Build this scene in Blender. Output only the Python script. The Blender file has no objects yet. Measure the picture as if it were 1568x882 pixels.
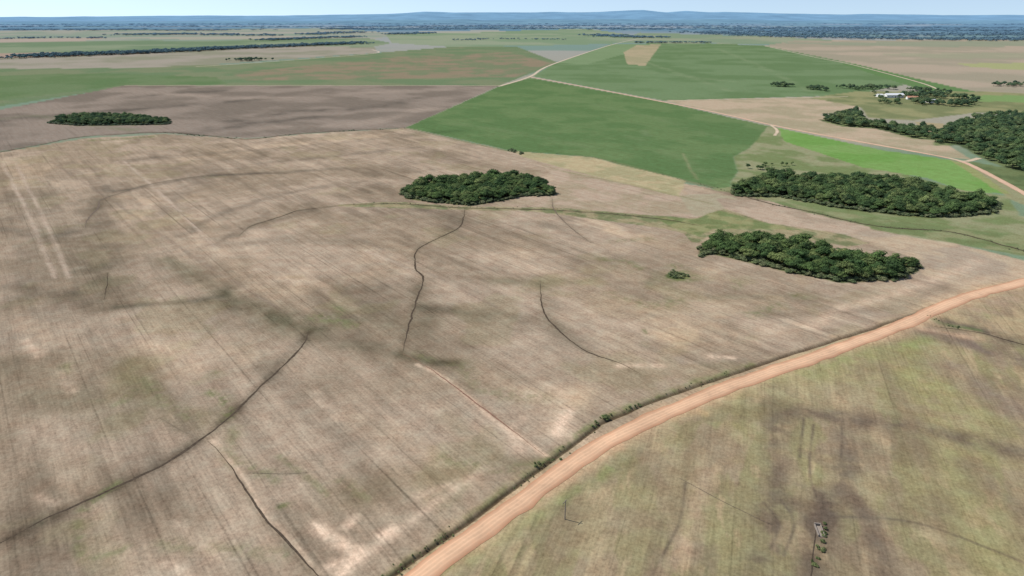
import bpy, math, random
import numpy as np
from mathutils import Vector
rng=np.random.default_rng(7); random.seed(7)
H=120.0; FW=1568.0; F=24/36*FW; CX=784.0; CY=441.0
P=math.atan(416/F); SP,CP=math.sin(P),math.cos(P)
# image pixel coordinates -> metric ground coordinates (cast through the camera onto the ground plane)
def G(u,v,z=0.0):
    a=(u-CX)/F; b=(v-CY)/F
    t=(H-z)/(SP+b*CP)
    return (a*t,(CP-b*SP)*t)
def W(pts,z=0.0): return np.array([G(u,v,z) for u,v in pts])
def lin(c):
    c=np.array(c[:3],float)/255
    c=np.where(c<=0.04045,c/12.92,((c+0.055)/1.055)**2.4)
    if c[1]>c[0] and c[1]>c[2]: c=c*.87+.13*c.mean()
    return c
K=np.array([1.18,1.21,1.23])
def alb(c): return lin(c)/K
# ---------- noise
TAB=rng.random((256,256))
def vnoise(x,y,s=0):
    x=x+s*17.3; y=y+s*31.7
    xi=np.floor(x).astype(np.int64); yi=np.floor(y).astype(np.int64)
    fx=x-xi; fy=y-yi; fx=fx*fx*(3-2*fx); fy=fy*fy*(3-2*fy)
    a=TAB[xi&255,yi&255];b=TAB[(xi+1)&255,yi&255];c=TAB[xi&255,(yi+1)&255];d=TAB[(xi+1)&255,(yi+1)&255]
    return (a*(1-fx)+b*fx)*(1-fy)+(c*(1-fx)+d*fx)*fy
def fbm(x,y,s=0,o=4):
    t=0;a=0.5;n=0
    for i in range(o):
        t=t+a*vnoise(x*2**i,y*2**i,s+i*3); n+=a; a*=0.5
    return t/n
def catmull(p,n=10):
    p=np.asarray(p,float)
    if len(p)<3: 
        t=np.linspace(0,1,n)[:,None]; return p[0]*(1-t)+p[-1]*t
    q=np.vstack([2*p[0]-p[1],p,2*p[-1]-p[-2]]); out=[]
    for i in range(1,len(q)-2):
        a,b,c,d=q[i-1],q[i],q[i+1],q[i+2]
        for t in np.linspace(0,1,n,endpoint=False):
            out.append(0.5*((2*b)+(-a+c)*t+(2*a-5*b+4*c-d)*t*t+(-a+3*b-3*c+d)*t**3))
    out.append(p[-1]); return np.array(out)
# ---------- ground grid
az=np.concatenate([np.radians(np.linspace(-172,-43,70)),np.radians(np.linspace(-42,42,1400)),np.radians(np.linspace(43,172,70))])
rr=np.concatenate([[1,10,25,40,55,68],H/np.tan(np.radians(np.linspace(57,0.45,780))),np.geomspace(17000,90000,22)])
A,R=np.meshgrid(az,rr)
X=(np.sin(A)*R).ravel(); Y=(np.cos(A)*R).ravel(); RR=R.ravel()
N=len(X); NA=len(az); NR=len(rr)
Z=np.zeros(N)
COL=np.zeros((N,3)); SA=np.zeros(N); SB=np.zeros(N)
def sdf(px,py,poly):
    n=len(poly); ins=np.zeros(len(px),bool); d2=np.full(len(px),1e18)
    for i in range(n):
        x1,y1=poly[i]; x2,y2=poly[(i+1)%n]
        c=((y1>py)!=(y2>py))
        if y1!=y2:
            xi=(x2-x1)*(py-y1)/(y2-y1)+x1
            ins^=(c&(px<xi))
        ex,ey=x2-x1,y2-y1; L=ex*ex+ey*ey+1e-9
        t=np.clip(((px-x1)*ex+(py-y1)*ey)/L,0,1)
        dd=(px-x1-t*ex)**2+(py-y1-t*ey)**2
        d2=np.minimum(d2,dd)
    d=np.sqrt(d2); return np.where(ins,d,-d)
def ldist(px,py,pl):
    d2=np.full(len(px),1e18)
    for i in range(len(pl)-1):
        x1,y1=pl[i]; x2,y2=pl[i+1]; ex,ey=x2-x1,y2-y1; L=ex*ex+ey*ey+1e-9
        t=np.clip(((px-x1)*ex+(py-y1)*ey)/L,0,1)
        d2=np.minimum(d2,(px-x1-t*ex)**2+(py-y1-t*ey)**2)
    return np.sqrt(d2)
def sstep(x): x=np.clip(x,0,1); return x*x*(3-2*x)
DX=(fbm(X/14,Y/14,1,3)-0.5); DY=(fbm(X/14,Y/14,2,3)-0.5)
def paint(pts,c,soft=1.5,amt=1.0,sa=None,sb=None,wob=4.0,world=False,c2=None,nsc=60,z=0):
    poly=np.array(pts) if world else W(pts,z)
    m=40
    I=np.nonzero((X>poly[:,0].min()-m)&(X<poly[:,0].max()+m)&(Y>poly[:,1].min()-m)&(Y<poly[:,1].max()+m))[0]
    if len(I)==0: return
    s=sdf(X[I]+DX[I]*wob,Y[I]+DY[I]*wob,poly)
    w=sstep(s/soft+0.5); k=w>0; I=I[k]; w=(w[k]*amt)
    cc=alb(c)[None,:]
    if c2 is not None:
        n=sstep((fbm(X[I]/nsc,Y[I]/nsc,9,4)-0.38)/0.24)[:,None]
        cc=cc*(1-n)+alb(c2)[None,:]*n
    COL[I]=COL[I]*(1-w[:,None])+cc*w[:,None]
    if sa is not None: SA[I]=SA[I]*(1-w)+sa*w
    if sb is not None: SB[I]=SB[I]*(1-w)+sb*w
def stroke(pts,wm,c,amt=1.0,noise=0.5,nsc=12,mul=None,seed=4,hard=False):
    pl=catmull(W(pts),6); m=wm*2.6+3
    I=np.nonzero((X>pl[:,0].min()-m)&(X<pl[:,0].max()+m)&(Y>pl[:,1].min()-m)&(Y<pl[:,1].max()+m))[0]
    if len(I)==0:return
    d=ldist(X[I]+DX[I]*wm*1.2,Y[I]+DY[I]*wm*1.2,pl)
    w=np.exp(-(d/wm)**2) if not hard else sstep(1.5-d/wm)
    k=w>0.02; I=I[k]; w=w[k]
    n=fbm(X[I]/nsc,Y[I]/nsc,seed,5)
    w=w*amt*(1-noise+noise*sstep((n-0.33)/0.3))
    w=w[:,None]
    if mul is not None: COL[I]=COL[I]*(1-w+w*np.array(mul)[None,:])
    else: COL[I]=COL[I]*(1-w)+alb(c)[None,:]*w
# base: farmland, hazed with distance
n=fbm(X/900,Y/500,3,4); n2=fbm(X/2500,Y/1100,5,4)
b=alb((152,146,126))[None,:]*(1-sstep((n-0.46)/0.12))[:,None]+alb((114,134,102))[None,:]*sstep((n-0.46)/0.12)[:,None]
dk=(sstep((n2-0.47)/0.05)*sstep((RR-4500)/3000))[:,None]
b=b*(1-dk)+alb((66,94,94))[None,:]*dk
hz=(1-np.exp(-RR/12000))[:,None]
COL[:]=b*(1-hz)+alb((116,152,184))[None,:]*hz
# ---- far bands, aerial haze painted into their colours
paint([(-300,47),(520,44),(620,52),(560,62),(-300,66)],(126,142,126),10,c2=(146,148,136),nsc=400)
paint([(-300,66),(300,62),(560,58),(600,66),(560,74),(250,80),(-300,92)],(106,128,98),8,c2=(126,140,112),nsc=300)
paint([(-300,88),(40,86),(260,76),(480,70),(575,73),(577,81),(380,95),(200,108),(-300,118)],(149,143,131),6,c2=(132,132,114),nsc=150)
paint([(-300,64),(-50,60),(160,58),(120,64),(-300,70)],(159,148,137),8)
paint([(-60,82),(140,80),(120,86),(-60,90)],(154,137,123),8)
paint([(180,58),(420,55),(520,57),(300,61)],(156,151,137),8,amt=.8)
paint([(300,50),(480,48),(560,49),(400,52)],(152,150,140),8,amt=.7)
paint([(590,52),(900,44),(1000,58),(935,67),(860,69),(700,72),(600,66)],(116,138,108),8,c2=(134,146,120),nsc=350)
paint([(640,48),(760,46),(780,49),(650,51)],(156,155,143),8,amt=.8)
paint([(935,66),(980,50),(1180,56),(1300,62),(1300,70),(1085,66)],(118,138,110),8,c2=(138,145,120),nsc=350)
paint([(1170,70),(1220,62),(1700,60),(1700,150),(1480,142),(1400,130),(1310,100)],(161,149,132),6,sa=.3,c2=(146,140,122),nsc=160)
paint([(1180,66),(1568,62),(1700,64),(1700,70),(1400,72)],(130,140,116),8,amt=.8)
paint([(1464,97),(1700,96),(1700,110),(1560,107),(1490,103)],(152,156,108),6)
paint([(1340,82),(1700,80),(1700,88),(1440,90)],(142,146,118),8,amt=.6)
paint([(-300,108),(200,104),(380,97),(577,81),(700,71),(790,71),(855,96),(765,131),(190,133),(-300,210)],(102,123,88),5,sa=.3,c2=(116,126,94),nsc=90)
paint([(355,112),(600,88),(780,80),(845,97),(790,118),(500,122),(380,124)],(139,121,104),20,amt=.75,c2=(114,122,92),nsc=45)
paint([(-300,140),(0,116),(150,112),(330,118),(350,129),(190,131),(-300,190)],(88,116,72),5,amt=.8,c2=(100,122,82),nsc=70)
# behind-road soy
paint([(850,97),(935,68),(975,67),(1085,66),(1170,70),(1310,98),(1385,130),(1300,146),(1100,152),(1015,154),(815,117)],(106,130,90),4,sa=.5,c2=(95,121,79),nsc=90)
paint([(935,68),(1010,68),(900,98),(850,97)],(120,142,102),5,amt=.7,sa=.3)
paint([(955,80),(975,69),(1012,68),(988,101),(960,98)],(160,149,122),4,c2=(148,143,114),nsc=60,sa=.6)
paint([(1288,97),(1310,98),(1420,124),(1500,142),(1440,146),(1380,128)],(92,124,74),3)
for s in [[(990,95),(1060,120),(1120,140)],[(1100,75),(1160,100),(1240,140)],[(900,110),(1000,112),(1120,125)]]:
    stroke(s,10,(118,136,98),.6,.8,25)
# pale field right of centre
paint([(1015,154),(1300,148),(1318,166),(1255,176),(1330,190),(1440,214),(1490,246),(1300,216),(1180,190)],(172,156,134),3,sa=.5,c2=(154,145,120),nsc=40)
paint([(1240,150),(1310,140),(1480,140),(1700,146),(1700,180),(1500,172),(1400,184),(1330,180),(1318,164)],(114,122,82),5,c2=(136,136,100),nsc=35)
paint([(1480,146),(1700,146),(1700,160),(1500,155)],(116,144,86),3)
# ---- main brown field
MF=[(-300,270),(0,233),(130,212),(250,205),(380,213),(470,205),(620,196),(785,232),(1110,292),(1130,288),(1240,322),(1340,350),(1568,400),(1750,420),(1750,395),(1568,428),(1430,470),(1250,533),(1080,598),(940,655),(815,742),(680,838),(560,930),(300,1100),(-700,1100)]
paint(MF,(163,147,128),1.5,sa=1.0,c2=(148,133,114),nsc=38)
I=np.nonzero(SA>.95)[0]
x=X[I];y=Y[I]; ac=x*.787+y*.617; al=x*.617-y*.787
wx=fbm(x/60,y/60,41,3)*60; 
f1=fbm((x+wx)/95,(y-wx)/95,42,4); ridge=1-np.abs(f1-.5)*9; 
sm=fbm(ac/5,al/45,43,4)
band=sstep(ridge)*sstep((sm-.3)/.35)
m2=sstep((fbm(x/120,y/120,44,4)-.45)/.15)*sstep((fbm(ac/9,al/70,45,4)-.38)/.25)
lt=sstep((fbm(ac/9,al/36,46,5)-.53)/.14)*sstep((fbm(x/110,y/110,47,3)-.4)/.2)
left=sstep((-x-20)/160+.3)
fac=1-(.20*band+.22*m2*(.35+.65*left))+.14*lt
fac*=1+.16*(fbm(x/9,y/9,49,4)-.5)*2
COL[I]*=fac[:,None]
right=sstep((x+20)/120)
gy=(sstep((fbm(x/30,y/30,48,5)-.6)/.08)*.3)[:,None]; COL[I]=COL[I]*(1-gy)+alb((138,130,100))[None]*gy
gy=(sstep((fbm(x/20,y/20,50,5)-.5)/.12)*.35*right)[:,None]; COL[I]=COL[I]*(1-gy)+alb((176,158,132))[None]*gy
# dark back-left field
paint([(-300,215),(0,168),(190,131),(765,131),(622,195),(470,204),(380,212),(250,203),(130,209),(0,232),(-300,268)],(136,125,114),3,sa=.7,c2=(117,108,98),nsc=70)
for s in [[(0,185),(150,172),(300,160),(420,150)],[(360,185),(450,172),(560,165),(640,150)],[(300,205),(380,190),(480,180)],[(200,150),(260,143),(330,140)]]:
    stroke(s,18,(86,81,74),.75,.6,40)
for s in [[(200,140),(400,150),(600,140),(740,134)],[(420,195),(560,188),(660,165)]]: stroke(s,20,(152,139,126),.7,.7,40)
stroke([(0,182),(60,178),(200,200)],10,(106,114,84),.5,.6,30)
# soy field
paint([(812,119),(1015,156),(1176,193),(1168,208),(1150,226),(1122,240),(1130,262),(1112,291),(1050,276),(975,258),(905,240),(785,231),(622,195),(765,132)],(87,116,69),2.5,sa=.7,c2=(98,123,76),nsc=40,sb=0)
for s in [[(700,190),(800,205),(900,225)],[(860,150),(980,175),(1100,210)],[(960,205),(1010,230),(1080,262)]]:
    stroke(s,9,(104,126,82),.6,.8,14)
stroke([(1046,235),(1055,255),(1068,275)],1.6,(136,136,104),.5,.4)
stroke([(985,200),(990,208)],5,(106,126,86),.6,.3)
stroke([(622,196),(785,232),(905,241),(1050,277),(1112,292)],2.5,(112,118,80),.8,.3)
# grass corner + bright green
paint([(1478,246),(1568,262),(1750,285),(1750,360),(1568,296),(1500,262)],(104,118,76),3,c2=(88,104,66),nsc=20)
paint([(1176,193),(1195,196),(1250,222),(1300,245),(1350,258),(1480,292),(1545,300),(1560,330),(1750,350),(1750,400),(1568,392),(1340,352),(1240,322),(1112,292),(1130,262),(1122,240),(1150,226)],(112,126,80),3,sa=.2,c2=(138,140,104),nsc=20)
paint([(1192,196),(1240,206),(1350,230),(1455,245),(1478,251),(1548,297),(1480,293),(1420,273),(1320,256),(1200,216)],(104,146,68),2,sa=.6,c2=(114,150,78),nsc=40)
paint([(1452,244),(1480,250),(1568,296),(1700,350),(1700,366),(1550,306)],(150,140,104),2,amt=.6)
# tan wedges near groves
paint([(785,231),(905,241),(975,258),(1050,277),(1040,302),(960,282),(880,262),(800,240)],(170,157,125),2,sa=.6,c2=(154,148,115),nsc=16)
paint([(830,252),(960,282),(1060,306),(1092,318),(1066,332),(1000,330),(855,318),(780,312),(790,300),(850,300),(858,282)],(168,151,132),2,sa=.8,c2=(154,141,119),nsc=16)
paint([(1040,300),(1100,296),(1130,304),(1110,318),(1082,330),(1062,330)],(155,147,124),3,sa=.3)
paint([(1096,304),(1180,308),(1240,325),(1335,346),(1330,356),(1290,358),(1180,342),(1108,320)],(170,153,134),2,sa=.6,c2=(155,140,122),nsc=14)
paint([(1090,290),(1130,284),(1240,320),(1345,333),(1460,350),(1750,380),(1750,410),(1568,392),(1440,368),(1335,348),(1240,326),(1180,308)],(108,122,78),2,c2=(132,136,96),nsc=14)
paint([(1285,358),(1340,354),(1460,372),(1568,400),(1750,418),(1750,400),(1568,428),(1480,440),(1410,420),(1400,395),(1330,370)],(159,145,127),2,sa=.6,c2=(173,156,133),nsc=20)
stroke([(860,262),(960,282),(1090,312)],1.6,(126,124,92),.7,.3,6)
# green corridor
paint([(520,313),(612,309),(700,316),(855,318),(1000,330),(1066,334),(1090,326),(1108,320),(1180,342),(1290,358),(1330,372),(1300,378),(1180,360),(1090,356),(1072,372),(1060,372),(1048,358),(1020,350),(900,334),(800,322),(700,321),(520,316)],(114,119,82),1.5,c2=(148,139,110),nsc=7)
paint([(1000,332),(1066,334),(1100,322),(1180,343),(1230,352),(1090,350),(1070,362),(1040,352)],(110,122,76),2,c2=(136,136,98),nsc=8,sa=0)
# main field large patches
def mulp(pts,wm,m,amt=1,noise=.45,nsc=14,seed=4): stroke(pts,wm,None,amt,noise,nsc,mul=np.array(m)**(1.9 if m[0]<1 else 1.3),seed=seed)
D=(.72,.74,.76)
mulp([(160,285),(190,292),(300,272),(420,264),(520,258)],6,D,.8)
mulp([(155,300),(150,340),(165,400),(170,470)],13,(.72,.73,.72),.8,.5)
mulp([(60,270),(90,340),(140,430)],12,(.8,.82,.82),.7)
mulp([(330,380),(400,372),(460,368),(560,372)],7,(.8,.82,.83),.6)
mulp([(180,470),(260,462),(340,455),(350,440)],3.5,(.72,.74,.73),.9,.4)
mulp([(260,395),(330,440),(400,480),(480,500)],7,(.74,.77,.74),.9,.4)
mulp([(400,480),(480,500),(560,490),(620,500)],12,(.76,.79,.76),.8)
mulp([(480,520),(560,530),(617,545),(700,560)],6,(.70,.72,.70),.9,.4)
mulp([(617,545),(690,556)],3,(.65,.67,.63),.9,.3)
mulp([(640,330),(760,340),(900,350)],6,(.86,.88,.88),.7)
mulp([(760,430),(820,432),(900,430)],6,(.8,.84,.8),.7)
mulp([(640,320),(700,330),(690,350)],6,(.75,.76,.77),.8)
mulp([(200,560),(240,620),(330,650)],7,(.78,.8,.74),.9,.5)
mulp([(0,830),(130,770),(310,672),(400,590),(470,510)],2.6,(.72,.72,.72),.9,.5,6)
mulp([(0,680),(100,720),(200,740)],6,(.86,.86,.84),.8)
mulp([(680,640),(760,700),(830,712)],4,(.74,.76,.70),.8)
mulp([(540,760),(600,740),(700,720)],6,(.88,.88,.84),.8)
mulp([(0,560),(80,600),(180,640)],10,(.86,.88,.86),.8)
mulp([(700,200),(500,220),(330,235),(200,245)],9,(.82,.83,.84),.8)
mulp([(640,225),(500,240),(400,250)],6,(.82,.83,.84),.8)
mulp([(500,285),(420,300),(330,330),(280,360)],5,(.78,.79,.80),.8)
mulp([(480,320),(430,335),(375,350),(330,375)],4,(.76,.77,.78),.8)
mulp([(0,350),(60,362),(140,352)],7,(.82,.83,.84),.8)
mulp([(0,440),(80,450),(150,470)],6,(.84,.84,.84),.8)
mulp([(640,470),(720,480),(830,490),(880,520)],4,(.80,.81,.80),.8)
mulp([(340,260),(280,290),(260,330)],9,(.84,.85,.86),.8)
mulp([(340,450),(360,520),(420,560)],9,(.82,.83,.82),.8)
mulp([(20,300),(30,400),(20,520)],16,(.86,.87,.88),.8)
mulp([(640,430),(650,480),(640,540)],6,(.82,.83,.82),.8)
mulp([(830,440),(850,500),(900,540)],5,(.84,.85,.84),.8)
mulp([(1180,480),(1280,480),(1380,470)],4,(.84,.84,.84),.8)
mulp([(1000,440),(1100,455),(1240,452)],5,(.9,.92,.88),.8)
for s,wd in [([(560,440),(640,470),(720,520)],14),([(360,330),(300,360),(230,390)],16),([(700,470),(800,500),(880,540)],10),([(430,600),(520,660),(600,700)],9),([(60,430),(120,520),(160,600)],12),([(860,380),(960,400),(1030,440)],14)]:
    mulp(s,wd,(.87,.88,.88),.7,.8,12,seed=11)
Lt=(1.17,1.15,1.12)
for s,wd in [([(780,380),(860,420),(940,470),(1040,500)],16),([(360,420),(440,440),(560,420),(600,380)],16),([(220,330),(290,340),(330,380)],16),([(900,600),(850,640),(840,660)],6),([(240,520),(300,560),(360,540)],12),([(60,280),(30,250)],18),([(1040,520),(1180,510),(1280,490)],9),([(520,620),(650,700),(720,740)],6),([(300,240),(420,225),(560,210)],20),([(900,340),(960,360),(1040,380)],8),([(180,300),(260,310),(300,300)],9),([(720,560),(800,600),(880,610)],7),([(20,480),(60,520),(90,560)],8)]:
    mulp(s,wd,Lt,.9,.7,10,seed=13)
GR=(112,116,76)
for s,wd,a in [([(480,485),(520,492),(540,500)],3.5,.7),([(510,470),(525,480)],3,.6),([(325,600),(345,612),(350,640)],2.2,.8),([(1130,432),(1125,440)],3,.5),([(1220,452),(1240,456)],2.5,.8),([(1150,480),(1190,468)],4,.6),([(925,398),(960,402),(975,410)],4,.6),([(940,370),(990,366)],4,.4),([(940,450),(1000,470),(1040,458)],4,.5),([(130,780),(160,755),(180,740)],1.5,.7),([(430,775),(445,770)],1.2,.9),([(140,215),(200,212),(240,208)],7,.8),([(700,560),(740,600),(830,610)],4,.35),([(220,580),(250,610),(290,640)],3,.4),([(360,660),(350,700),(420,735)],2.5,.5),([(1035,408),(1060,424),(1020,428)],4,.7),([(680,700),(760,720),(820,712)],2.5,.5),([(560,760),(520,740)],2.5,.4),([(985,505),(990,510)],1.0,.8),([(100,560),(95,575)],2,.5),([(330,570),(320,575)],1.5,.7),([(250,830),(350,840),(440,850)],2.5,.4),([(120,800),(130,850),(190,840)],1.5,.6),([(430,700),(480,740),(500,760)],1.5,.5),([(200,600),(180,620)],2,.5),([(640,540),(660,550)],2,.5)]:
    stroke(s,wd,GR,a,.8,2)
BP=(214,190,166)
for s,wd,a in [([(485,805),(510,825),(550,850),(510,870)],1.9,1),([(540,795),(530,805)],1.4,1),([(600,810),(585,820)],1.8,1),([(550,845),(530,870),(520,882)],1.7,1),([(870,630),(858,648),(848,665)],2.2,1),([(1100,600),(1110,590)],1.3,.7),([(1500,400),(1400,440),(1300,470),(1250,500)],4,.4),([(1090,545),(1120,548)],2,.7),([(835,698),(760,645),(680,580),(640,558)],1.1,.6),([(325,675),(366,725),(406,785),(456,840),(496,885)],.9,.55),([(250,860),(290,880)],1.5,.4),([(60,760),(90,770)],1.5,.3),([(270,800),(330,850)],1.5,.3),([(90,570),(110,600)],2,.3),([(640,760),(700,740)],1.6,.4),([(800,690),(780,660),(800,640)],1.6,.4),([(40,520),(60,545)],2,.4),([(950,560),(1010,560)],2,.6),([(480,600),(520,640)],2,.3),([(740,720),(640,790),(560,850)],1.6,.45)]:
    stroke(s,wd,BP,a,.5,2.5)
TR=(180,164,147)
for s in [[(4,250),(44,330),(84,425)],[(24,250),(64,330),(106,425)],[(190,247),(250,300),(330,380)],[(640,420),(600,400),(560,385)]]:
    stroke(s,1.3,TR,.6,.6,20)
for s in [[(60,236),(160,300),(300,395),(440,480)],[(500,340),(620,400),(760,470)]]:
    stroke(s,1.2,(120,107,96),.45,.5,20)
# drains
DR=[([(-60,862),(0,832),(80,790),(180,745),(260,705),(300,678),(350,640),(400,590),(440,555),(466,524),(473,505)],.75,'dk'),
([(318,675),(335,692),(360,725),(400,785),(450,840),(494,890),(540,940)],.5,'dk'),
([(245,640),(275,658),(305,672)],.35,'mb'),
([(712,319),(706,345),(690,356),(660,370),(638,385),(636,410),(648,425),(640,455),(625,500),(617,540)],.75,'dk'),
([(617,541),(650,560),(680,580),(760,640),(835,698)],.5,'rd'),
([(827,430),(828,455),(834,480),(855,505),(885,530),(910,543),(950,556),(985,575)],.6,'dk'),
([(365,362),(385,346),(410,338),(440,328),(460,322),(520,315)],.8,'dk'),
([(-60,245),(0,233),(60,222),(130,209),(250,203),(330,209),(380,213),(470,204),(620,196)],1.8,'dk'),
([(130,350),(135,335),(150,318),(155,306),(190,294),(240,280),(330,268),(450,265)],.9,'mb'),
([(165,418),(163,440),(159,460)],.6,'dk'),
([(845,302),(848,320),(870,345),(905,372)],.6,'mb'),
([(520,314),(612,312),(700,318),(855,322),(1000,334),(1070,345)],1.0,'dk'),
([(380,724),(430,726),(472,724)],.3,'mb'),
([(1250,800),(1245,840),(1238,890),(1230,930)],.7,'dk'),
([(1040,732),(1120,775),(1185,805)],.3,'mb'),
([(1430,500),(1500,510),(1568,528),(1650,550)],.7,'dk'),
([(1112,293),(1180,312),(1240,324),(1340,346),(1460,356),(1568,384),(1700,410)],1.2,'dk')]
for p_,w_,k_ in DR: stroke(p_,w_*2.0+.4,None,.8,.5,6,mul=(.74,.75,.72) if k_!='rd' else (1.0,.95,.92))
# ---- right-hand field (below road)
RF=[(1750,395),(1568,436),(1440,478),(1392,496),(1250,553),(1080,613),(950,675),(830,755),(690,858),(600,930),(500,1100),(2400,1100),(2400,500)]
paint(RF,(152,140,110),1.5,sb=1.0,sa=0,c2=(144,129,106),nsc=14)
I=np.nonzero(SB>.95)[0]
x=X[I];y=Y[I]; ac=x*.943-y*.332; al=x*.332+y*.943
gg=(sstep((fbm(ac/7,al/22,61,5)-.47)/.16)*.55)[:,None]; COL[I]=COL[I]*(1-gg)+alb((133,131,92))[None]*gg
gg=(sstep((fbm(ac/5,al/14,62,5)-.55)/.12)*.6)[:,None]; COL[I]=COL[I]*(1-gg)+alb((170,151,121))[None]*gg
gg=(sstep((fbm(x/13,y/13,63,5)-.53)/.12)*.5)[:,None]; COL[I]=COL[I]*(1-gg)+alb((122,109,90))[None]*gg
gg=(sstep((fbm(ac/3.5,al/60,64,4)-.5)/.14)*.4*sstep((fbm(x/40,y/40,65,3)-.4)/.15))[:,None]; COL[I]=COL[I]*(1-gg)+alb((116,104,86))[None]*gg
for s,wd,c,a in [
 ([(1100,600),(1230,570),(1330,540),(1420,520)],5,(138,144,88),.85),
 ([(1150,640),(1260,590),(1400,580),(1500,640)],10,(152,147,106),.6),
 ([(1380,540),(1430,640),(1500,720)],12,(147,144,98),.5),
 ([(1050,700),(1000,780),(900,870)],8,(158,144,117),.5),
 ([(700,870),(780,810),(900,740),(960,690)],3.0,(128,138,84),.8),
 ([(1080,720),(1060,800),(1040,870)],3,(174,152,128),.6),
 ([(1420,720),(1480,800),(1520,870)],7,(150,145,102),.6),
 ([(1350,620),(1300,600),(1200,600)],6,(162,151,121),.5),
 ([(1010,640),(1040,628),(1080,630)],2.0,(190,163,122),.9),
 ([(860,730),(900,690),(950,680)],2.0,(194,169,138),.8),
 ([(1490,470),(1568,455),(1700,430)],7,(162,142,120),.8),
 ([(1430,490),(1500,505),(1568,528),(1700,560)],4,(98,90,79),.9),
 ([(1400,500),(1470,520),(1568,552),(1700,590)],7,(114,101,91),.9),
 ([(1420,480),(1440,495),(1500,506)],1.6,(94,108,68),.9),
 ([(1190,625),(1290,640),(1400,655),(1568,695),(1700,740)],5,(104,92,80),.85),
 ([(1190,625),(1190,700),(1170,800)],5,(110,98,84),.85),
 ([(1290,640),(1300,700),(1290,740),(1250,800)],4,(108,97,84),.85),
 ([(1260,760),(1250,820),(1240,890)],4,(98,87,76),.9),
 ([(1310,760),(1340,820),(1370,890)],4,(108,96,83),.9),
 ([(1210,770),(1180,830),(1150,890)],3.5,(102,91,79),.75),
 ([(1450,560),(1500,600),(1600,640)],7,(132,117,103),.75),
 ([(1060,650),(1060,720),(1020,800)],4,(126,114,90),.65),
 ([(1400,680),(1440,760),(1470,860)],4,(122,109,90),.7),
 ([(1500,720),(1560,780),(1620,860)],5,(120,107,90),.7),
 ([(1350,560),(1390,620),(1400,660)],4,(124,111,92),.6),
 ([(900,780),(860,850),(840,890)],4,(134,121,96),.6),
 ([(1080,612),(1130,628),(1200,620)],3,(124,115,86),.7)]:
    stroke(s,wd,c,a,.55,5,seed=6)
for s in [[(1170,770),(1190,800),(1180,840)],[(1195,765),(1215,800),(1200,850)],[(1290,645),(1288,700)],[(1230,640),(1225,700)],[(1250,760),(1240,720),(1245,650)],[(1260,790),(1400,800),(1568,860)],[(1050,740),(1040,800),(1000,880)]]:
    stroke(s,.5,(94,84,73),.7,.5,5)
# road verges
ROAD=[(1900,350),(1720,395),(1568,432),(1500,449),(1440,471),(1395,492),(1330,517),(1250,546),(1150,580),(1080,607),(1010,637),(945,668),(880,708),(820,752),(745,806),(684,850),(628,893),(560,945),(430,1050)]
stroke(ROAD,6.0,(162,147,120),.8,.4,5)
stroke(ROAD,4.2,(204,170,136),.85,.3,2.5)
stroke([(1720,388),(1568,418),(1500,432),(1430,460)],4,(190,166,140),.6)
stroke([(1395,492),(1410,503),(1440,508),(1500,520)],2.5,(192,162,134),.7)
DIT=[(1435,468),(1380,488),(1250,530),(1150,562),(1080,586),(1000,614),(925,645),(910,656),(842,706),(760,768),(690,818),(640,852),(580,896),(500,955)]
stroke([(1150,557),(1000,610),(920,643),(840,703),(700,809),(580,893)],1.7,(114,120,74),.85,.7,3)
stroke([(820,764),(745,818),(690,862),(640,902)],1.6,(122,127,78),.8,.6,3)
stroke(DIT,1.1,(118,103,82),.8,.4,3)
pd=catmull(W(DIT),8)
I=np.nonzero((X>pd[:,0].min()-5)&(X<pd[:,0].max()+5)&(Y>pd[:,1].min()-5)&(Y<pd[:,1].max()+5))[0]
d=ldist(X[I]+DX[I]*1.2,Y[I]+DY[I]*1.2,pd)
g=np.exp(-(d/0.75)**2); Z[I]-=0.8*g
w=(sstep(1.4-d/0.6)*0.75)[:,None]; COL[I]=COL[I]*(1-w)+alb((74,63,50))[None]*w
# grove floors
GROVES={
 'mid':[(613,290),(622,275),(645,268),(700,261),(760,258),(822,262),(853,280),(855,294),(846,299),(800,299),(770,306),(720,314),(660,308),(620,303)],
 'r1':[(1126,275),(1150,265),(1180,254),(1230,260),(1270,259),(1340,262),(1400,266),(1470,285),(1530,310),(1526,326),(1470,331),(1400,331),(1300,320),(1200,301),(1126,286)],
 'r2':[(1072,365),(1090,349),(1140,346),(1200,352),(1310,371),(1370,384),(1402,402),(1404,414),(1370,428),(1290,431),(1230,420),(1170,406),(1090,388),(1074,376)],
 'left':[(74,188),(84,176),(120,171),(180,170),(240,176),(264,186),(256,190),(200,191),(120,192)],
 'sm':[(1020,416),(1034,410),(1054,417),(1056,425),(1040,428),(1022,423)],
}
def groundpoly(pts,h):
    vm=np.mean([p[1] for p in pts])
    return np.array([G(u,v,h if v<vm else 0.5) for u,v in pts])
GP={k:groundpoly(p,{'left':7,'sm':1.5}.get(k,7)) for k,p in GROVES.items()}
for k,p in GP.items(): paint(p,(84,96,56),2,world=True,sa=0,sb=0,c2=(112,118,72),nsc=14)
FOREST=[[(1255,175),(1312,163),(1335,180),(1380,186),(1430,196),(1440,214),(1400,212),(1340,196),(1290,184)],
        [(1445,188),(1490,172),(1568,166),(1800,170),(1800,285),(1568,268),(1500,240),(1470,222),(1430,212)]]
FP=[groundpoly(p,7) for p in FOREST]
for p in FP: paint(p,(76,92,60),4,world=True,sa=0,c2=(112,126,82),nsc=40)
paint([(1400,186),(1445,190),(1460,204),(1440,207),(1410,200)],(154,143,114),3)
paint([(1530,212),(1600,210),(1600,220),(1540,222)],(116,136,86),3)
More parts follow.
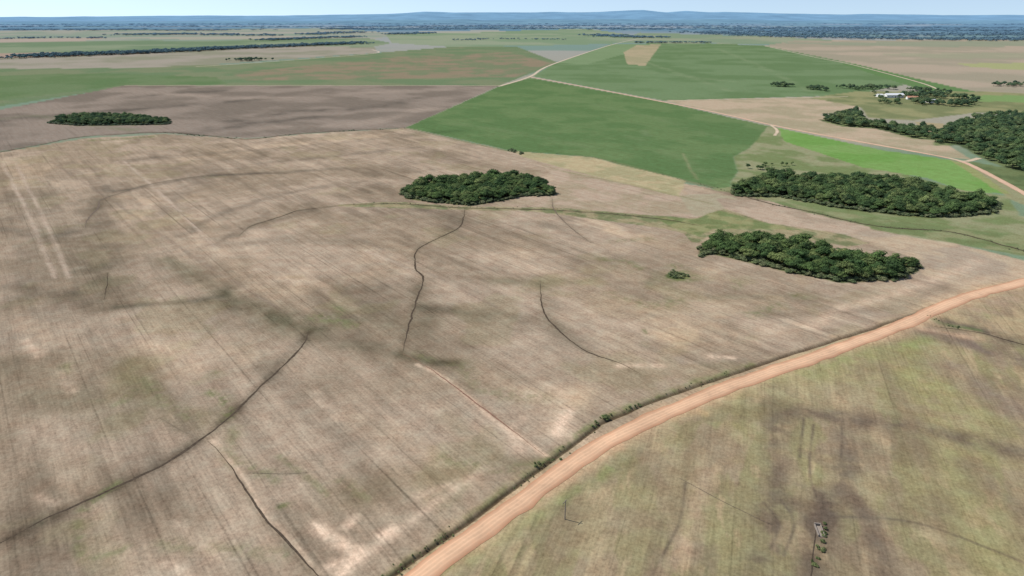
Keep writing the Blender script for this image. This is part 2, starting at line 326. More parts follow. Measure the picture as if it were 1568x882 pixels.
# ---- build ground mesh
me=bpy.data.meshes.new("ground")
me.vertices.add(N)
me.vertices.foreach_set("co",np.stack([X,Y,Z],1).astype(np.float32).ravel())
ii,jj=np.meshgrid(np.arange(NR-1),np.arange(NA-1),indexing='ij')
a=(ii*NA+jj).ravel(); q=np.stack([a,a+1,a+NA+1,a+NA],1)[:, ::-1]
nf=len(q); me.loops.add(nf*4); me.loops.foreach_set("vertex_index",q.ravel().astype(np.int32))
me.polygons.add(nf); me.polygons.foreach_set("loop_start",(np.arange(nf)*4).astype(np.int32))
me.update(calc_edges=True)
me.polygons.foreach_set("use_smooth",np.ones(nf,bool))
ca=me.attributes.new("Col",'FLOAT_COLOR','POINT'); ca.data.foreach_set("color",np.hstack([np.clip(COL,0,1),np.ones((N,1))]).astype(np.float32).ravel())
for nm,ar in (("streakA",SA),("streakB",SB),("fade",np.exp(-RR/1800))):
    t=me.attributes.new(nm,'FLOAT','POINT'); t.data.foreach_set("value",ar.astype(np.float32))
ground=bpy.data.objects.new("ground",me); bpy.context.scene.collection.objects.link(ground)
# ---------- node helpers
class NT:
    def __init__(s,name):
        s.m=bpy.data.materials.new(name); s.m.use_nodes=True; s.t=s.m.node_tree; s.t.nodes.clear()
        s.o=s.n('ShaderNodeOutputMaterial')
    def n(s,t,**k):
        x=s.t.nodes.new(t)
        for a,b in k.items(): setattr(x,a,b)
        return x
    def l(s,a,b): s.t.links.new(a,b)
    def math(s,op,a,b=None,c=None):
        x=s.n('ShaderNodeMath',operation=op)
        for i,v in enumerate((a,b,c)):
            if v is None: continue
            if isinstance(v,(int,float)): x.inputs[i].default_value=v
            else: s.l(v,x.inputs[i])
        return x.outputs[0]
    def attr(s,n,o='Fac'): x=s.n('ShaderNodeAttribute',attribute_name=n); return x.outputs[o]
    def pos(s): return s.n('ShaderNodeNewGeometry').outputs['Position']
    def noise(s,vec,scale,detail=3,rough=.5):
        x=s.n('ShaderNodeTexNoise'); s.l(vec,x.inputs['Vector']); x.inputs['Scale'].default_value=scale; x.inputs['Detail'].default_value=detail; x.inputs['Roughness'].default_value=rough
        return x.outputs[0]
    def mulc(s,col,f):
        x=s.n('ShaderNodeVectorMath',operation='SCALE'); s.l(col,x.inputs[0])
        if isinstance(f,(int,float)): x.inputs['Scale'].default_value=f
        else: s.l(f,x.inputs['Scale'])
        return x.outputs[0]
    def mix(s,f,a,b):
        x=s.n('ShaderNodeMix',data_type='RGBA')
        for k,v in ((0,f),(6,a),(7,b)):
            if isinstance(v,(int,float)): x.inputs[k].default_value=v
            elif isinstance(v,(tuple,list,np.ndarray)): x.inputs[k].default_value=(*[float(q) for q in v],1)
            else: s.l(v,x.inputs[k])
        return x.outputs[2]
    def haze(s,col,L=9000.,hc=(122,158,190)):  # air haze painted into the base colour, stronger with distance from origin
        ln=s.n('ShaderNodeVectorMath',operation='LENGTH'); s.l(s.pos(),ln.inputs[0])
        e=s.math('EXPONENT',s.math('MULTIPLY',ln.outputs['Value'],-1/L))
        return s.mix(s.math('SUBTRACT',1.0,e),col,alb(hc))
    def diffuse(s,col,trans=0):
        d=s.n('ShaderNodeBsdfDiffuse'); s.l(col,d.inputs['Color']); d.inputs['Roughness'].default_value=0.0
        out=d.outputs[0]
        if trans:
            tr=s.n('ShaderNodeBsdfTranslucent'); s.l(col,tr.inputs['Color']); mx=s.n('ShaderNodeMixShader'); mx.inputs[0].default_value=trans
            s.l(out,mx.inputs[1]); s.l(tr.outputs[0],mx.inputs[2]); out=mx.outputs[0]
        s.l(out,s.o.inputs['Surface']); return s.m
def rowcoords(t,ac,al):
    p=t.pos()
    def dot(v):
        x=t.n('ShaderNodeVectorMath',operation='DOT_PRODUCT'); t.l(p,x.inputs[0]); x.inputs[1].default_value=(*v,0); return x.outputs['Value']
    A_,L_=dot(ac),dot(al)
    def vec(sx,sy):
        c=t.n('ShaderNodeCombineXYZ'); t.l(t.math('MULTIPLY',A_,sx),c.inputs[0]); t.l(t.math('MULTIPLY',L_,sy),c.inputs[1]); return c.outputs[0]
    return vec
t=NT("farmland_soil")
col=t.attr("Col",'Color'); fade=t.attr("fade")
p=t.pos()
def cen(x,amp): return t.math('MULTIPLY',t.math('SUBTRACT',x,.5),amp)
def streak(ac,al):
    vec=rowcoords(t,ac,al)
    n1=t.noise(vec(.32,.017),1,3,.65)
    n3=t.noise(vec(1.5,.10),1,2,.65)
    n4=t.noise(vec(.75,.005),1,1,.5)
    ln=t.math('MULTIPLY',t.math('MAXIMUM',t.math('SUBTRACT',n4,.61),0.0),-1.7)
    s=t.math('ADD',cen(n1,.58),t.math('MULTIPLY',cen(n3,.7),fade))
    return t.math('ADD',s,ln)
sA=t.math('MULTIPLY',streak((.787,.617),(.617,-.787)),t.attr("streakA"))
sB=t.math('MULTIPLY',streak((.943,-.332),(.332,.943)),t.attr("streakB"))
f=t.math('ADD',sA,t.math('MULTIPLY',sB,.75))
g1=t.noise(p,.9,3,.8); g2=t.noise(p,.16,3,.7)
f=t.math('ADD',f,t.math('MULTIPLY',cen(g1,1.3),fade))
f=t.math('ADD',f,t.math('MULTIPLY',cen(g2,.75),fade))
f=t.math('ADD',f,1.0)
f=t.math('MAXIMUM',f,.3)
c=t.mulc(col,f)
tint=t.mix(t.math('MULTIPLY_ADD',g2,2.6,-.8),(1.06,.99,.94),(.97,1.01,.99))
x=t.n('ShaderNodeVectorMath',operation='MULTIPLY'); t.l(c,x.inputs[0]); t.l(tint,x.inputs[1])
ground.data.materials.append(t.diffuse(x.outputs[0]))
# ---------- ribbons
def newobj(name,verts,faces,mat,smooth=True,attrs=None):
    m=bpy.data.meshes.new(name); m.from_pydata([tuple(map(float,v)) for v in verts],[],faces); m.update()
    if smooth: m.polygons.foreach_set("use_smooth",np.ones(len(m.polygons),bool))
    if attrs:
        for k,v in attrs.items():
            a=m.attributes.new(k,'FLOAT','POINT'); a.data.foreach_set("value",np.array(v,np.float32))
    m.materials.append(mat); o=bpy.data.objects.new(name,m); bpy.context.scene.collection.objects.link(o); return o
def ribbon(name,pts,width,z,mat,n=14,cross=9,crown=0.0,wob=.12,taper=False):
    pl=catmull(W(pts),n)
    seg=np.r_[0,np.cumsum(np.linalg.norm(np.diff(pl,axis=0),axis=1))]
    step=max(.8,width*.35); S=np.arange(0,seg[-1],step)
    if len(S)>3000: S=np.linspace(0,seg[-1],3000)
    cx=np.interp(S,seg,pl[:,0]); cy=np.interp(S,seg,pl[:,1])
    tx=np.gradient(cx); ty=np.gradient(cy); L=np.hypot(tx,ty); nx,ny=-ty/L,tx/L
    if taper:
        j=(fbm(S/6,S*0+1.7,33,3)-.5)*width*1.6; cx=cx+nx*j; cy=cy+ny*j
    tp=np.minimum(1,np.minimum(S,S[-1]-S)/25+.1) if taper else 1
    wl=width/2*tp*(1+wob*4*(fbm(S/7,S*0+3.3,31,4)-.5)); wr=width/2*tp*(1+wob*4*(fbm(S/7,S*0+9.1,37,4)-.5))
    V=[];U=[];Fc=[]
    for i in range(len(S)):
        for k in range(cross):
            u=-1+2*k/(cross-1); ww=max(.05,wl[i] if u<0 else wr[i])
            V.append((cx[i]+nx[i]*u*ww,cy[i]+ny[i]*u*ww,z+crown*(1-u*u))); U.append(u)
    for i in range(len(S)-1):
        for k in range(cross-1):
            a=i*cross+k; Fc.append((a,a+cross,a+cross+1,a+1))
    return newobj(name,V,Fc,mat,attrs={"u":U})
def roadmat(name,center,edge,tracks=True):
    t=NT(name); us=t.attr("u"); u=t.math('ABSOLUTE',us); p=t.pos()
    n=t.noise(p,.6,4,.75); n2=t.noise(p,.08,3,.6)
    e=t.math('POWER',u,2.2)
    e=t.math('ADD',e,t.math('MULTIPLY',t.math('SUBTRACT',n,.5),1.4))
    cc=t.n('ShaderNodeClamp'); t.l(e,cc.inputs[0])
    col=t.mix(cc.outputs[0],alb(center),alb(edge))
    fac=t.math('ADD',1.0,t.math('ADD',t.math('MULTIPLY',t.math('SUBTRACT',n,.5),.7),t.math('MULTIPLY',t.math('SUBTRACT',n2,.5),.6)))
    if tracks:
        for c0,am in ((-.5,.2),(-.12,.14),(.22,.18),(.55,.14)):
            d=t.math('ABSOLUTE',t.math('SUBTRACT',t.math('ADD',us,t.math('MULTIPLY',t.math('SUBTRACT',n2,.5),.4)),c0)); k=t.math('MAXIMUM',t.math('SUBTRACT',1.0,t.math('MULTIPLY',d,9.0)),0.0)
            fac=t.math('ADD',fac,t.math('MULTIPLY',k,am))
        fac=t.math('SUBTRACT',fac,.05)
    return t.diffuse(t.haze(t.mulc(col,fac),14000))
mroad=roadmat("orange_dirt",(213,176,142),(182,136,104))
mfar=roadmat("pale_dirt",(200,181,152),(178,158,128),False)
mred=roadmat("red_dirt",(204,171,142),(182,149,120),False)
ribbon("dirt_road",ROAD,6.6,.05,mroad,crown=.22,cross=17,wob=.14)
ribbon("dirt_road",[(765,132),(812,117),(850,97),(935,69),(975,60),(1005,56)],7,.06,mfar)
ribbon("dirt_road",[(812,118),(900,134),(1015,156),(1100,173),(1180,191),(1240,203),(1300,214),(1400,232),(1452,242),(1480,250),(1520,270),(1568,296),(1660,350)],5.5,.07,mred)
ribbon("dirt_road",[(1015,155),(1100,152),(1200,150),(1300,148)],4,.06,mfar)
ribbon("dirt_road",[(1170,70),(1240,86),(1300,98),(1400,124),(1440,138)],4.5,.08,mfar)
ribbon("dirt_road",[(1452,242),(1478,247),(1500,242)],5,.09,mfar)
ribbon("dirt_road",[(1180,191),(1190,200),(1186,208)],3.5,.1,mfar)
ribbon("dirt_road",[(1085,66),(1170,70)],7,.08,mfar)
ribbon("dirt_road",[(190,131),(400,131),(600,131),(765,131)],3.5,.06,mfar)
ribbon("dirt_road",[(300,102),(380,97),(500,88),(577,81),(570,76)],7,.06,mfar)
def soilmat(name,c):
    t=NT(name); n=t.noise(t.pos(),.9,4,.7)
    return t.diffuse(t.mulc(t.mix(0.0,alb(c),alb(c)),t.math('MULTIPLY_ADD',n,1.8,.1)))
MM={'dk':soilmat("wet_soil",(82,72,61)),'rd':soilmat("red_soil",(134,107,90)),'mb':soilmat("damp_soil",(112,100,89))}
for i,(p_,w_,k_) in enumerate(DR): ribbon("drainage_channel",p_,w_,.03+.004*i,MM[k_],cross=3,wob=.5,taper=True)
# ---------- trees
def leafmat(name,ca,cb,cc,hl=6500,trans=.2,ns=.12):
    t=NT(name); oi=t.n('ShaderNodeObjectInfo'); r=t.n('ShaderNodeValToRGB'); t.l(oi.outputs['Random'],r.inputs[0])
    e=r.color_ramp.elements; e[0].color=(*ca,1); e[1].color=(*cc,1); x=e.new(.55); x.color=(*cb,1)
    n=t.noise(t.pos(),ns,3,.75)
    col=t.haze(t.mulc(r.outputs[0],t.math('MAXIMUM',t.math('MULTIPLY_ADD',n,2.4,-.25),.25)),hl)
    return t.diffuse(col,trans=trans)
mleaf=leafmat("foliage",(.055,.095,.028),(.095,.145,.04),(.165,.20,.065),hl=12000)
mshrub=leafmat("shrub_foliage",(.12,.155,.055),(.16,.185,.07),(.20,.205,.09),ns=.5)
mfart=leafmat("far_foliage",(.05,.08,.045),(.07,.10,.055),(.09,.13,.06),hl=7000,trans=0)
mb_=NT("bark"); mbark=mb_.diffuse(mb_.mulc(mb_.mix(.5,(.12,.09,.06),(.2,.17,.14)),mb_.noise(mb_.pos(),3)))
TREES=bpy.data.collections.new("tree_variants")
def tree(i,h=9.,cr=4.,low=.25,nleaf=900,ls=.55,mat=None,nlob=None):
    r=np.random.default_rng(100+i); V=[];Fc=[];M=[]
    def tube(a,b,ra,rb,n=5):
        a=np.array(a,float);b=np.array(b,float);d=(b-a)/np.linalg.norm(b-a); u=np.cross(d,[.3,.9,.1]);u/=np.linalg.norm(u);w=np.cross(d,u);s=len(V)
        for c,rd_ in ((a,ra),(b,rb)):
            for k in range(n):
                q=2*math.pi*k/n; V.append(c+(u*math.cos(q)+w*math.sin(q))*rd_)
        for k in range(n): Fc.append((s+k,s+(k+1)%n,s+n+(k+1)%n,s+n+k)); M.append(1)
    tube((0,0,-.3),(0.1,0,h*.55),.22,.12)
    lobes=[]
    nl=nlob or r.integers(6,10)
    for k in range(nl):
        q=2*math.pi*k/nl+r.uniform(-.5,.5); rad=cr*r.uniform(.35,.65); zc=h*r.uniform(low+.2,.7)
        c=np.array([math.cos(q)*rad,math.sin(q)*rad,zc]); s=cr*r.uniform(.38,.6)
        lobes.append((c,np.array([s,s,s*r.uniform(.55,.8)]))); tube((0.05,0,h*r.uniform(.25,.5)),c,.1,.03,3)
    lobes.append((np.array([0,0,h*.68]),np.array([cr*.62,cr*.62,h*.22])))
    for c,s in lobes:
        s0=len(V); nu,nv=6,4
        for a in range(nv):
            ph=math.pi*(a+.5)/nv
            for b in range(nu):
                th=2*math.pi*b/nu; k=.74*r.uniform(.8,1.1); V.append(c+s*k*np.array([math.sin(ph)*math.cos(th),math.sin(ph)*math.sin(th),math.cos(ph)]))
        for a in range(nv-1):
            for b in range(nu): Fc.append((s0+a*nu+b,s0+a*nu+(b+1)%nu,s0+(a+1)*nu+(b+1)%nu,s0+(a+1)*nu+b)); M.append(0)
    for k in range(nleaf):
        c,s=lobes[r.integers(len(lobes))]
        d=r.normal(size=3); d/=np.linalg.norm(d)
        if d[2]<-.2: d[2]*=-1
        pnt=c+s*d*r.uniform(.78,1.1)
        nrm=d+np.array([0,0,.5])+r.normal(size=3)*.3; nrm/=np.linalg.norm(nrm); u=np.cross(nrm,r.normal(size=3)); u/=np.linalg.norm(u); w=np.cross(nrm,u)
        z=ls*r.uniform(.5,1.2); s0=len(V)
        V.extend([pnt-u*z*.6,pnt-w*z*.45,pnt+u*z*.6,pnt+w*z*.45]); Fc.append((s0,s0+1,s0+2,s0+3)); M.append(0)
    m=bpy.data.meshes.new("tree_variant"); m.from_pydata([tuple(map(float,v)) for v in V],[],Fc); m.materials.append(mat or mleaf); m.materials.append(mbark)
    m.polygons.foreach_set("material_index",np.array(M,np.int32)); m.update()
    o=bpy.data.objects.new("tree_variant_%02d"%i,m); TREES.objects.link(o)
for i in range(6): tree(i,h=[8.2,7.6,8.8,7.5,8.4,8.0][i],cr=[4,3.6,4.2,3.8,3.3,4.4][i],nleaf=600,ls=.66)
for i in range(6,8): tree(i,h=2.4,cr=1.9,low=0.02,nleaf=240,ls=.38,mat=mshrub)
for i in range(8,10): tree(i,h=8,cr=4.5,nleaf=50,ls=1.6,mat=mfart,nlob=4)
def gn_group():
    g=bpy.data.node_groups.new("scatter_trees",'GeometryNodeTree')
    g.interface.new_socket("Geometry",in_out='INPUT',socket_type='NodeSocketGeometry'); g.interface.new_socket("Geometry",in_out='OUTPUT',socket_type='NodeSocketGeometry')
    n=g.nodes; gi=n.new('NodeGroupInput'); go=n.new('NodeGroupOutput'); ip=n.new('GeometryNodeInstanceOnPoints'); ci=n.new('GeometryNodeCollectionInfo')
    ci.inputs['Collection'].default_value=TREES; ci.inputs['Separate Children'].default_value=True; ci.inputs['Reset Children'].default_value=True
    def na(nm,ty): x=n.new('GeometryNodeInputNamedAttribute'); x.data_type=ty; x.inputs['Name'].default_value=nm; return x.outputs['Attribute']
    L=g.links.new
    L(gi.outputs[0],ip.inputs['Points']); L(ci.outputs[0],ip.inputs['Instance']); ip.inputs['Pick Instance'].default_value=True
    L(na('vidx','INT'),ip.inputs['Instance Index']); L(na('rot','FLOAT_VECTOR'),ip.inputs['Rotation']); L(na('scl','FLOAT_VECTOR'),ip.inputs['Scale'])
    L(ip.outputs[0],go.inputs[0]); return g
GN=gn_group()
def scatter(name,P,S,idx=None,flat=1.0):
    P=np.asarray(P,float); n=len(P); S=np.asarray(S,float)
    m=bpy.data.meshes.new(name); m.vertices.add(n); m.vertices.foreach_set("co",np.hstack([P,np.zeros((n,1))]).astype(np.float32).ravel())
    if idx is None: idx=rng.integers(0,6,n)
    a=m.attributes.new('vidx','INT','POINT'); a.data.foreach_set('value',np.asarray(idx,np.int32))
    rot=np.zeros((n,3)); rot[:,2]=rng.uniform(0,6.28,n); a=m.attributes.new('rot','FLOAT_VECTOR','POINT'); a.data.foreach_set('vector',rot.astype(np.float32).ravel())
    sc=np.stack([S,S,S*flat*rng.uniform(.85,1.15,n)],1); a=m.attributes.new('scl','FLOAT_VECTOR','POINT'); a.data.foreach_set('vector',sc.astype(np.float32).ravel())
    o=bpy.data.objects.new(name,m); bpy.context.scene.collection.objects.link(o)
    md=o.modifiers.new("scatter",'NODES'); md.node_group=GN; return o
def fill(poly,sp,jit=.45,thr=0.0,inset=1.5):
    x0,y0=poly.min(0);x1,y1=poly.max(0); xs,ys=np.meshgrid(np.arange(x0,x1,sp),np.arange(y0,y1,sp*.87))
    xs=xs+(np.arange(xs.shape[0])%2)[:,None]*sp/2
    xs=xs.ravel()+rng.uniform(-jit,jit,xs.size)*sp; ys=ys.ravel()+rng.uniform(-jit,jit,ys.size)*sp
    wob=(fbm(xs/18,ys/18,77,3)-.5)*9
    s=sdf(xs,ys,poly)+wob*.7; k=s>inset
    if thr>0: k&=fbm(xs/12,ys/12,51,3)>thr
    return np.stack([xs[k],ys[k]],1),s[k]
for k,poly in GP.items():
    if k=='sm':
        p,s=fill(poly,2.4,inset=1); scatter("shrub_thicket",p,rng.uniform(.5,.9,len(p)),rng.integers(6,8,len(p)),.8); continue
    p,s=fill(poly,4.6,inset=2.0,thr=.28)
    S=rng.choice([.6,.75,.9,1.05,1.2],len(p),p=[.2,.25,.25,.2,.1])*rng.uniform(.9,1.1,len(p))*np.clip(.6+s/14,.6,1.0)
    e,se=fill(poly,2.6,inset=-.5); kk=(se<4)|(rng.random(len(e))<.12); e=e[kk]
    PP=np.vstack([p,e]); SS=np.r_[S,rng.uniform(.6,1.3,len(e))]; ix=np.r_[rng.integers(0,6,len(p)),rng.integers(6,8,len(e))]
    scatter("tree_grove",PP,SS,ix,.9)
for poly in FP:
    p,s=fill(poly,6.8,thr=.36); scatter("woodland",p,rng.uniform(.7,1.3,len(p)),None,.9)
def alongline(pts,w,n,smin,smax,name,idx=None,flat=1.0):
    pl=catmull(W(pts),8); seg=np.r_[0,np.cumsum(np.linalg.norm(np.diff(pl,axis=0),axis=1))]; s=rng.uniform(0,seg[-1],n)
    dens=fbm(s/(seg[-1]/14),s*0+len(pts),71,4); s=s[dens>.38]; n=len(s)
    p=np.stack([np.interp(s,seg,pl[:,0]),np.interp(s,seg,pl[:,1])],1)+rng.normal(size=(n,2))*w
    return scatter(name,p,rng.uniform(smin,smax,n),idx if idx is None else rng.integers(idx[0],idx[1],n),flat)
for pts,w,n in [([(1182,132),(1216,133)],6,30),([(1236,136),(1272,140)],6,26),([(1290,135),(1320,137),(1362,136)],10,60),([(1390,150),(1420,146),(1480,152)],14,130),([(1390,138),(1440,143)],8,34),([(1430,160),(1480,162)],8,40),([(1420,156),(1400,160),(1360,158)],8,34),([(1480,160),(1500,156)],6,8),([(1530,132),(1600,130)],12,60),([(1340,142),(1352,160)],6,10)]:
    alongline(pts,w,n,.6,1.2,"tree_cluster")
alongline([(1150,260),(1180,253),(1215,255)],4,14,.3,.55,"tree_cluster")
p=np.array([G(379,93)])+rng.normal(size=(46,2))*np.array([22,12]); scatter("tree_cluster",p,rng.uniform(.9,1.4,46))
FB=(8,10)
alongline([(40,88),(150,84),(250,80),(330,76),(400,73),(470,70),(550,67)],36,2000,1.0,2.0,"tree_belt",FB,.8)
alongline([(975,66),(1030,66),(1085,66)],12,180,1.,1.6,"tree_belt",FB,.8)
alongline([(-60,92),(15,90)],10,40,1.,1.6,"tree_belt",FB,.8)
alongline([(915,54),(960,57),(1010,58)],60,300,2,3.2,"tree_belt",FB,.5)
alongline([(1085,50),(1160,54),(1240,57),(1330,59),(1480,61),(1600,60)],120,1800,1.8,3.4,"tree_belt",FB,.5)
alongline([(1180,52),(1300,53),(1420,54),(1600,52)],200,1200,2.5,4.5,"tree_belt",FB,.4)
alongline([(600,53),(660,51)],60,160,2,3.2,"tree_belt",FB,.5)
alongline([(180,54),(300,53),(420,55),(540,50)],70,700,2,3.5,"tree_belt",FB,.5)
alongline([(410,62),(480,59),(545,57)],40,420,1.5,2.6,"tree_belt",FB,.6)
alongline([(505,45),(545,44)],80,120,3,5,"tree_belt",FB,.4)
alongline([(700,62),(760,60),(860,61)],30,90,1.2,2.2,"tree_belt",FB,.5)
alongline([(0,60),(90,58),(150,59)],40,120,1.5,2.6,"tree_belt",FB,.5)
for v,x0,x1,n,w in [(46,-200,350,500,200),(41,-200,560,600,300),(44,560,1000,700,250),(40,620,1100,900,500),(43,1080,1700,900,400),(47,1150,1700,700,250),(37,-100,1700,1000,500)]:
    alongline([(x0,v+1),((x0+x1)/2,v-.5),(x1,v+.5)],w,n,4,9,"distant_trees",FB,.15)
# low scrub along ditches
SH=(6,8)
alongline(DIT[3:],1.0,130,.07,.17,"ditch_shrubs",SH)
alongline([(905,655),(925,640),(945,636),(980,622)],.8,26,.12,.3,"ditch_shrubs",SH)
alongline([(926,642),(932,639)],.4,6,.45,.65,"bush",SH)
alongline([(815,716),(838,706),(850,700)],.8,16,.15,.3,"ditch_shrubs",SH)
alongline([(580,893),(620,862),(660,835),(700,806)],.8,26,.1,.22,"ditch_shrubs",SH)
alongline([(520,313),(612,311),(700,317),(855,320),(1000,334)],1.2,90,.12,.26,"ditch_shrubs",SH,.7)
alongline([(785,231),(905,241),(1050,277),(1112,292)],1.2,90,.12,.3,"ditch_shrubs",SH,.7)
alongline([(778,229),(800,236)],1.5,14,.5,1.0,"ditch_shrubs",SH)
alongline([(1112,293),(1180,312),(1240,324),(1340,346),(1460,356),(1568,384)],1.6,110,.12,.32,"ditch_shrubs",SH,.7)
alongline([(1262,800),(1262,830),(1246,870)],.5,22,.2,.4,"ditch_shrubs",SH)
alongline([(1420,482),(1445,495),(1470,504)],.8,16,.12,.3,"ditch_shrubs",SH)
alongline([(250,203),(380,212),(470,204),(620,196)],2.5,90,.3,.6,"ditch_shrubs",SH,.7)
# ---------- distant hills
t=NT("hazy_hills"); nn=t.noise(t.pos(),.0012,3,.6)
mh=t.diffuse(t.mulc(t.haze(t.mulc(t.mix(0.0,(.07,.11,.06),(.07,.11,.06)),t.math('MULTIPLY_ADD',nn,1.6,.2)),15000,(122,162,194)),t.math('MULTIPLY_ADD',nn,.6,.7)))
def hills(dist,depth,prof,seed,base):
    us=np.arange(-500,2100,3.0); ra=np.linspace(-1,1,15); V=[];Fc=[]
    hp=np.interp(us,[a for a,b in prof],[b for a,b in prof])
    hp=hp+ (fbm(us/60,us*0+seed,seed,5)-.5)*base
    xs=(us-CX)/F*CP*dist
    for j,q in enumerate(ra):
        y=dist+q*depth; wv=math.cos(q*math.pi/2)**1.3 if abs(q)<1 else 0
        nz=vnoise(us/25,us*0+q*3+seed,seed)
        hh=np.maximum(-2.0,hp*wv*((.75+.25*nz) if abs(q)>.1 else 1)-1.0)
        V+= [(a,y,b) for a,b in zip(xs,hh)]
    nu=len(us)
    for j in range(14):
        for i in range(nu-1):
            a=j*nu+i; Fc.append((a,a+1,a+nu+1,a+nu))
    return newobj("distant_hills",V,Fc,mh)
def hv(v,d): return H+(27-v)/F*d/CP
d2=26000
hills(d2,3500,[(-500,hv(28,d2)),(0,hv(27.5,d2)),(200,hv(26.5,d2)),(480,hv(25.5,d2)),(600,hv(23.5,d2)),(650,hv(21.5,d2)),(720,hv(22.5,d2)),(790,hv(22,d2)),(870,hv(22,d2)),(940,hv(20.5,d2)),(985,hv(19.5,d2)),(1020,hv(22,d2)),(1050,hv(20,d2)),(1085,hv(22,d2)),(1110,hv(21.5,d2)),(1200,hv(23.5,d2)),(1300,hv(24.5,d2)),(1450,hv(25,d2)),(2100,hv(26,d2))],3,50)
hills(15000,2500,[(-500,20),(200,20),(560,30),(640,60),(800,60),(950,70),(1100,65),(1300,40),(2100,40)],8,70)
# ---------- farm buildings
def simple(name,c,nz=.3):
    t=NT(name); n=t.noise(t.pos(),.8,4,.6); return t.diffuse(t.mulc(t.mix(0.0,tuple(c),tuple(c)),t.math('MULTIPLY_ADD',n,nz,1-nz/2)))
mw=simple("white_wall",(.72,.70,.66)); mr=simple("metal_roof",(.6,.6,.6)); mt=simple("clay_roof",(.38,.2,.13)); mg=simple("dark_glass",(.03,.035,.04)); mc=simple("concrete",(.26,.22,.18)); mwd=simple("weathered_wood",(.22,.18,.14))
def child(par,name,V,Fc,mat):
    o=newobj(name,V,Fc,mat,smooth=False); o.parent=par; return o
def boxv(x0,x1,y0,y1,z0,z1):
    return [(x0,y0,z0),(x1,y0,z0),(x1,y1,z0),(x0,y1,z0),(x0,y0,z1),(x1,y0,z1),(x1,y1,z1),(x0,y1,z1)],[(0,3,2,1),(4,5,6,7),(0,1,5,4),(1,2,6,5),(2,3,7,6),(3,0,4,7)]
def house(name,u,v,L,Wd,h,rh,rot,roofm):
    e=bpy.data.objects.new(name,None); bpy.context.scene.collection.objects.link(e); x,y=G(u,v); e.location=(x,y,0); e.rotation_euler=(0,0,rot)
    l,w=L/2,Wd/2
    child(e,"walls",[(-l,-w,0),(l,-w,0),(l,w,0),(-l,w,0),(-l,-w,h),(l,-w,h),(l,w,h),(-l,w,h),(-l,0,h+rh),(l,0,h+rh)],[(0,1,5,4),(2,3,7,6),(1,2,6,9,5),(3,0,4,8,7)],mw)
    o=.5; s=rh/w
    child(e,"roof",[(-l-o,-w-o,h-o*s+.05),(l+o,-w-o,h-o*s+.05),(l+o,0,h+rh+.05),(-l-o,0,h+rh+.05),(-l-o,w+o,h-o*s+.05),(l+o,w+o,h-o*s+.05)],[(0,1,2,3),(3,2,5,4)],roofm)
    n=max(2,int(L/5))
    for i in range(n):
        cx=-l+L*(i+.5)/n; door=(i==n//2)
        V,Fc=boxv(cx-.6,cx+.6,-w-.03,-w+.02,0.02 if door else 1.1,2.2)
        child(e,"door" if door else "window_%d"%i,V,Fc,mg)
    return e
house("barn",1368,149,28,11,4.2,2.2,.05,mr)
house("farmhouse",1396,152,15,9,3,2,-.2,mt)
house("storage_shed",1346,148,9,7,3.0,1.4,.1,mr)
house("storage_shed",1425,157,14,8,3.2,1.5,.25,mr)
# ---------- utility pole
def cyl(x,y,z0,z1,r0,r1,n=10):
    V=[];Fc=[]
    for z,r in ((z0,r0),(z1,r1)):
        for k in range(n): V.append((x+r*math.cos(2*math.pi*k/n),y+r*math.sin(2*math.pi*k/n),z))
    for k in range(n): Fc.append((k,(k+1)%n,n+(k+1)%n,n+k))
    Fc.append(tuple(range(n,2*n))); return V,Fc
def pole(u,v,h=6):
    e=bpy.data.objects.new("utility_pole",None); bpy.context.scene.collection.objects.link(e); x,y=G(u,v); e.location=(x,y,0); e.rotation_euler=(0,0,.9)
    child(e,"post",*cyl(0,0,-.3,h,.16,.1),mc); child(e,"crossarm",*boxv(-.9,.9,.12,.24,h-.7,h-.55),mwd)
    for i,q in enumerate((-.8,0.3,.8)): child(e,"insulator_%d"%i,*cyl(q,.18,h-.549,h-.3,.06,.04,8),mc)
pole(865,795)
e=bpy.data.objects.new("concrete_culvert",None); bpy.context.scene.collection.objects.link(e); x,y=G(1254,812); e.location=(x,y,0); e.rotation_euler=(0,0,-.15)
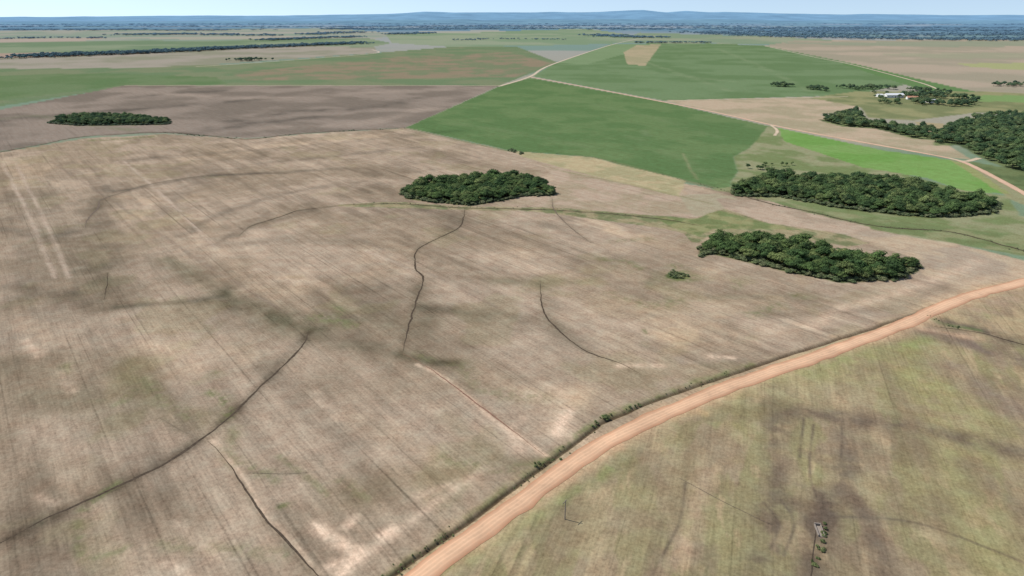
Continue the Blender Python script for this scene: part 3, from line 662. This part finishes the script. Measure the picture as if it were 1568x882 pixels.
child(e,"headwall",*boxv(-.8,.8,1.6,1.85,-.1,.8),mc); child(e,"wingwall_left",*boxv(-.8,-.6,-2.4,1.597,-.1,.6),mc); child(e,"wingwall_right",*boxv(.6,.8,-2.4,1.597,-.1,.6),mc); child(e,"apron",*boxv(-.597,.597,-2.4,1.597,-.1,.12),mc)
# ---------- light, sky, camera
sc=bpy.context.scene
el=math.radians(52); sd=Vector((-.93*math.cos(el),.36*math.cos(el),math.sin(el))).normalized()
L=bpy.data.lights.new("sun",'SUN'); L.energy=4.6; L.angle=math.radians(.5); L.color=(1,.965,.91)
so=bpy.data.objects.new("sun",L); so.rotation_euler=sd.to_track_quat('Z','Y').to_euler(); sc.collection.objects.link(so)
w=bpy.data.worlds.new("World"); sc.world=w; w.use_nodes=True; nt=w.node_tree; nt.nodes.clear()
tc=nt.nodes.new('ShaderNodeTexCoord'); va=nt.nodes.new('ShaderNodeVectorMath'); va.operation='ADD'; va.inputs[1].default_value=(0,0,.13); vn=nt.nodes.new('ShaderNodeVectorMath'); vn.operation='NORMALIZE'
nt.links.new(tc.outputs['Generated'],va.inputs[0]); nt.links.new(va.outputs[0],vn.inputs[0])
sk=nt.nodes.new('ShaderNodeTexSky'); sk.sky_type='NISHITA'; sk.sun_disc=False; sk.sun_elevation=el; sk.sun_rotation=math.atan2(sd.x,sd.y); sk.altitude=100; sk.air_density=1.0; sk.dust_density=.5; sk.ozone_density=1.5
nt.links.new(vn.outputs[0],sk.inputs[0])
hs=nt.nodes.new('ShaderNodeHueSaturation'); hs.inputs['Saturation'].default_value=.85; hs.inputs['Value'].default_value=1.1; nt.links.new(sk.outputs[0],hs.inputs['Color'])
bg=nt.nodes.new('ShaderNodeBackground'); bg.inputs[1].default_value=.145; wo=nt.nodes.new('ShaderNodeOutputWorld'); nt.links.new(hs.outputs[0],bg.inputs[0]); nt.links.new(bg.outputs[0],wo.inputs[0])
cam=bpy.data.cameras.new("camera"); cam.lens=24; cam.sensor_width=36; cam.clip_end=300000; cam.clip_start=1
co=bpy.data.objects.new("camera",cam); co.location=(0,0,H); co.rotation_euler=(math.pi/2-P,0,0); sc.collection.objects.link(co); sc.camera=co
sc.view_settings.view_transform='Standard'; sc.view_settings.look='None'; sc.view_settings.exposure=0; sc.view_settings.gamma=1
